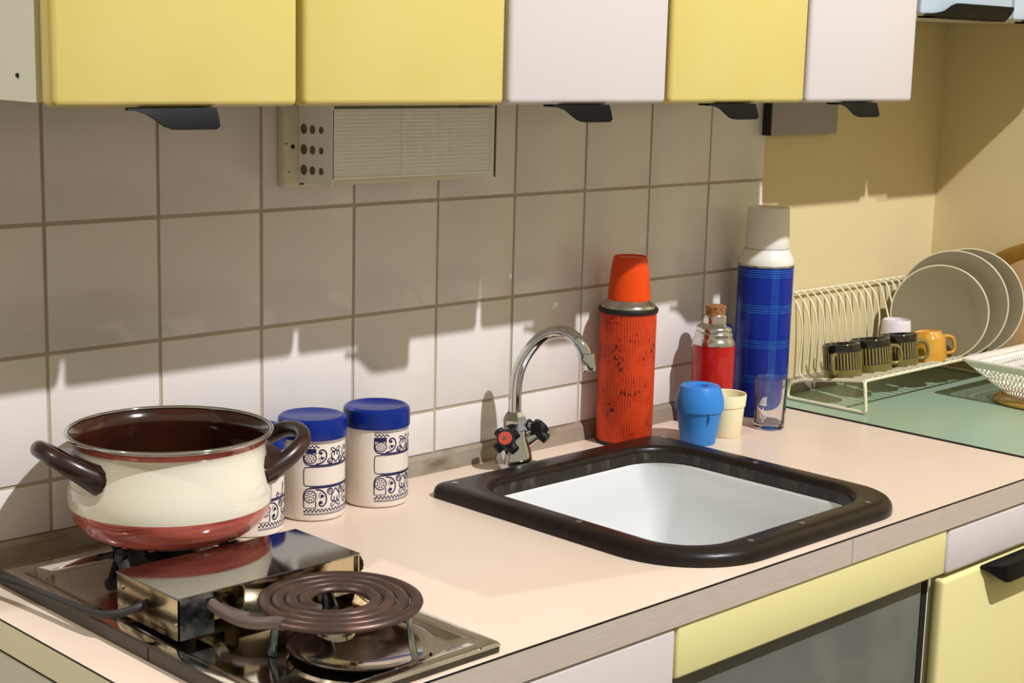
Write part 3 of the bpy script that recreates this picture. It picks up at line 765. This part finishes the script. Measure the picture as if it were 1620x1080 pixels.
# ------------------------------------------------------------------ cups and glass
bx, by = 1.047, -.138
t = thing('drinking_cup', 'blue plastic cup with screwed-on rounded blue lid beside the sink', 'cup', (bx, by, .9))
part('cup', lathe(B(), [(0, .9003), (.0265, .9003), (.0275, .902), (.0300, .917), (.0303, .918), (.0325, .932), (.0328, .933), (.0345, .944), (.0348, .945), (.0360, .955), (0, .955)], (bx, by, 0), 56), 'cup_blue', t)
part('lid', lathe(B(), [(.0360, .9525), (.0385, .954), (.0388, .960), (.0385, .967), (.0370, .976), (.0325, .989), (.0305, .9925), (.0280, .9935), (.0145, .9935), (.0125, .992), (.0120, .986), (0, .985)], (bx, by, 0), 56), 'cup_blue', t)
part('lid_tab', tube(B(), [(bx-.0165, by-.0345, .952), (bx-.0160, by-.0335, .944), (bx-.0158, by-.0325, .938)], [.0016, .0016, .001], 8), 'cup_blue', t)
kx, ky = 1.120, -.134
t = thing('drinking_cup', 'cream plastic cup with a threaded rim between blue cup and glass', 'cup', (kx, ky, .9))
part('cup', lathe(B(), [(0, .9003), (.0245, .9003), (.0262, .903), (.0300, .9495), (.0315, .9505), (.0328, .9685), (.0322, .9700), (.0302, .9690), (.0298, .962), (.0290, .959), (.0290, .956), (.0282, .952), (.0280, .949), (.0250, .905), (0, .904)], (kx, ky, 0), 56), 'cup_cream', t)
gx, gy = 1.219, -.149
t = thing('measuring_glass', 'small clear drinking glass with white printed measure marks', 'glass', (gx, gy, .9))
part('glass', lathe(B(), [(0, .9004), (.0225, .9004), (.0242, .902), (.0246, .906), (.0264, .984), (.0262, .9858), (.0252, .9860), (.0249, .984), (.0229, .912), (.021, .9085), (0, .9075)], (gx, gy, 0), 64), 'glass', t)
k = Ink((gx, gy, 0), .0262, math.radians(-180))
k.circ(.006, .925, .0048, .0006)
for j in range(3): k.rect(.0035, .0085, .9228+j*.0018, .9236+j*.0018)
k.line([(.006, .918), (.006, .9145)], .0006, it=0)
for j in range(6):
    h_ = (.006, .010, .012, .013, .012, .014)[j]; k.line([(.0005+.0019*j, .942), (.0002+.0019*j, .946+h_*.4), (.001+.0019*j, .944+h_)], .00045, it=1)
k.line([(-.003, .944), (.004, .9435), (.0108, .9455)], .0006, it=1); k.line([(.004, .9355), (.0065, .9355)], .0006, it=0); k.line([(.0055, .932), (.0055, .9395)], .0006, it=0)
part('printed_scale', k.bm, 'glass_print', t, smooth=False)

# ------------------------------------------------------------------ dish rack
RX0, RX1 = 1.430, 1.925
t = thing('dish_rack', 'cream wire dish rack with curved back wires on the green worktop', 'dish rack', (1.68, -.12, .9))
bm = B()
tube(bm, [(RX0, -.190, .9585), (RX1, -.190, .9585)], .0030, 10)
tube(bm, [(RX0, -.060, .9385), (RX1, -.060, .9385)], .0026, 10)
tube(bm, [(RX0, -.012, 1.0885), (RX1, -.012, 1.0885)], .0018, 8)
tube(bm, smooth_pts([(RX0, -.190, .9585), (RX0, -.12, .949), (RX0, -.060, .9385)], 1), .0026, 10)
part('frame', bm, 'wire_white', t)
for x in (RX0-.001, RX1-.002):
    bm = B()
    tube(bm, smooth_pts([(x+.016, -.1895, .9590), (x+.003, -.1905, .9575), (x, -.195, .945), (x, -.198, .915), (x, -.199, .9050), (x, -.188, .9040), (x, -.06, .9040), (x, -.040, .9040), (x, -.034, .906), (x, -.036, .925), (x, -.045, .934), (x+.004, -.060, .938)], 2), .0032, 10)
    part('leg', bm, 'wire_white', t)
n_w = 22
for i in range(n_w):
    x = RX0+.006+i*.0224
    if i < 12: pf = [(-.012, 1.089), (-.026, 1.087), (-.044, 1.068), (-.054, 1.035), (-.054, 1.0), (-.050, .965), (-.052, .950), (-.062, .9415), (-.076, .9425), (-.187, .9615), (-.193, .9615)]
    else: pf = [(-.012, 1.089), (-.030, 1.089), (-.038, 1.084), (-.050, 1.045), (-.068, .985), (-.080, .950), (-.088, .945), (-.100, .9475), (-.187, .9615), (-.193, .9615)]
    lean = 0 if i < 12 else .012
    bm = B(); tube(bm, smooth_pts([(x+lean*(1-(z-.94)/.15), y, z) for y, z in pf], 2), .0019, 6)
    part('wire', bm, 'wire_white', t)

# plates leaning in the rack
def plate(c, r, label):
    nrm = Vector((-.90, -.38, .16)).normalized()
    t_ = thing('dinner_plate', label, 'plate', (c[0], c[1], .96), 'grey plates in the rack')
    rot = nrm.to_track_quat('Z', 'Y').to_matrix()
    def tf(bm):
        bmesh.ops.rotate(bm, verts=bm.verts[:], cent=(0, 0, 0), matrix=rot); bmesh.ops.translate(bm, verts=bm.verts[:], vec=c); return bm
    part('dish', tf(lathe(B(), [(0, -.004), (r*.6, -.004), (r*.68, -.001), (r*.97, .0035), (r*.97, .0055), (r*.70, .0020), (r*.64, .0), (0, .0)], (0, 0, 0), 72)), 'plate_grey', t_)
    part('rim', tf(tube(B(), [(r*.985*cos(2*pi*i/96), r*.985*sin(2*pi*i/96), .0045) for i in range(96)], .0018, 8, closed=True)), 'plate_rim', t_, label='pale cream rim')
plate((1.767, -.130, 1.037), .091, 'smaller grey plate at the front of the rack')
plate((1.815, -.128, 1.048), .104, 'large grey plate, middle of the three in the rack')
plate((1.857, -.136, 1.049), .105, 'large grey plate at the back of the rack, rightmost')

# mugs, upside down on the rack
def mug(c, label, kind, hdir, rad=.034):
    t_ = thing('mug', label, 'mug', (c[0], c[1], c[2]), 'mugs upside down on the rack')
    R_ = rad
    if kind == 'tan':
        bm = lathe(B(), [(0.0, .004), (.031, .004), (.0325, 0), (R_, .001), (R_, .040), (.0325, .045), (.027, .052), (.0255, .056), (.0225, .057), (.0215, .055), (0, .0545)], c, 56)
        part('body', bm, 'mug_tan', t_)
    else:
        bm = lathe(B(), [(0.0, .004), (R_-.003, .004), (R_-.0015, 0), (R_, .001), (R_, .014), (R_*.97, .016), (R_*.97, .044), (R_, .046), (R_, .056), (R_-.0015, .0585), (R_-.0035, .0585), (R_-.0045, .0565), (0, .056)], c, 288,
                   rfun=lambda r, z, a: r*(1+(.04*(.5+.5*cos(36*a)) if .015 < z < .045 else 0)))
        part('body', bm, 'mug_green', t_)
        part('foot_band', lathe(B(), [(R_+.0002, .0465), (R_+.0006, .048), (R_+.0006, .056), (R_-.001, .0592), (R_-.0035, .0592)], c, 56), 'mug_dark', t_)
    d = Vector((cos(hdir), sin(hdir), 0)); c0 = Vector(c)
    pf = [(R_-.003, .013), (R_+.012, .011), (R_+.0205, .016), (R_+.0205, .034), (R_+.014, .043), (R_-.003, .044)]
    t_.rotation_euler = (-.14, 0, 0)
    part('handle', tube(B(), smooth_pts([c0+d*a_+Vector((0, 0, z_)) for a_, z_ in pf], 2), .0036, 10, flat=1.0), 'mug_tan' if kind == 'tan' else 'mug_handle', t_)
def mz(y): return .9415+(-.060-y)*.145
def put(x, y, label, kind, hd, rad):
    mug((x, y, mz(y)), label, kind, math.radians(hd), rad)
put(1.470, -.122, 'dark olive ribbed mug at the left end of the rack', 'g', 196, .0335)
put(1.552, -.127, 'dark olive ribbed mug, middle of the three dark ones', 'g', -38, .0365)
put(1.633, -.135, 'dark olive ribbed mug touching the tan mug', 'g', -40, .0335)
put(1.712, -.147, 'tan brown glazed mug beside the dark mugs', 'tan', -32, .0335)
c = (1.700, -.080, .9470)
t_ = thing('cup', 'small white tapered cup upside down behind the mugs', 'cup', c)
part('body', lathe(B(), [(0, .003), (.030, .003), (.0315, 0), (.0320, .002), (.0265, .075), (.0253, .0770), (.0238, .0770), (.0230, .075), (0, .0745)], c, 48), 'cup_white', t_)
part('foot_ring', lathe(B(), [(.0228, .0765), (.0231, .0782), (.0245, .0782), (.0249, .0765)], c, 40), 'cup_white', t_)

# oval tray leaning on the end wall
t = thing('serving_tray', 'large brown wooden tray leaning on the end wall behind the plates', 'tray', (1.915, -.28, .9))
bm = B()
def oval(sa, x): return [(x+(.018*(1-sin(2*pi*i/64))/2)*-1, -.285+.195*sa*cos(2*pi*i/64), 1.040+.1385*sa*sin(2*pi*i/64)) for i in range(64)]
rings(bm, [oval(.97, 1.936), oval(1.0, 1.932), oval(1.0, 1.924), oval(.95, 1.922), oval(.80, 1.930)], cap0=True)
part('rim', bm, 'board_brown', t)
bm = B(); rings(bm, [oval(.80, 1.9295), oval(.4, 1.931)], cap1=True)
part('centre', bm, 'board_tan', t)

# basket
t = thing('bread_basket', 'white plastic lattice basket on a brown base at the right edge', 'basket', (1.80, -.36, .9))
bm = B()
def brect(zf, n=9):
    x0, x1, y0, y1 = 1.672+.052*(1-zf), 1.930-.052*(1-zf), -.470+.050*(1-zf), -.235-.050*(1-zf)
    return rrect(x0, x1, y0, y1, .9125+.0625*zf, .014+.03*(1-zf), n)
rings(bm, [rrect(1.670, 1.932, -.472, -.233, .9755, .014, 9), rrect(1.670, 1.932, -.472, -.233, .9785, .014, 9), rrect(1.679, 1.923, -.463, -.242, .9785, .012, 9), rrect(1.679, 1.923, -.463, -.242, .9705, .012, 9), rrect(1.676, 1.926, -.466, -.239, .9705, .012, 9)], loop=True)
part('rim', bm, 'basket_white', t)
def along(zf, s):
    rg = [Vector(p) for p in brect(zf)]; rg.append(rg[0]); L = [0]
    for a, b in zip(rg, rg[1:]): L.append(L[-1]+(b-a).length)
    q = s*L[-1]
    for i in range(len(rg)-1):
        if L[i+1] >= q and L[i+1] > L[i]: return rg[i].lerp(rg[i+1], (q-L[i])/(L[i+1]-L[i]))
    return rg[-1]
bm = B(); NL = 96
for i in range(NL):
    for dr in (1, -1):
        tube(bm, [along(1-k/3, ((i+dr*k*1.0)/NL) % 1) for k in range(4)], .0013, 4, caps=False)
for zf in (.66, .33):
    tube(bm, brect(zf), .0011, 4, closed=True)
part('lattice', bm, 'basket_white', t, stuff=True)
bm = B(); rings(bm, [brect(.80), brect(1.0)])
part('upper_band', bm, 'basket_white', t)
bm = B(); rings(bm, [brect(0), [(x, y, z+.002) for x, y, z in brect(0)]], cap0=True, cap1=True)
part('bottom', bm, 'basket_white', t)
bm = B()
def ov(s, z): return [(1.795+.108*s*cos(2*pi*i/64)*(abs(cos(2*pi*i/64))**-.25 if abs(cos(2*pi*i/64)) > 1e-3 else 1), -.352+.088*s*sin(2*pi*i/64)*(abs(sin(2*pi*i/64))**-.25 if abs(sin(2*pi*i/64)) > 1e-3 else 1), z) for i in range(64)]
rings(bm, [ov(.90, .9008), ov(.97, .9012), ov(1.0, .904), ov(1.0, .908), ov(.97, .9105), ov(.92, .9120)], cap0=True, cap1=True)
part('base_tray', bm, 'basket_base', t, label='glossy golden brown base')
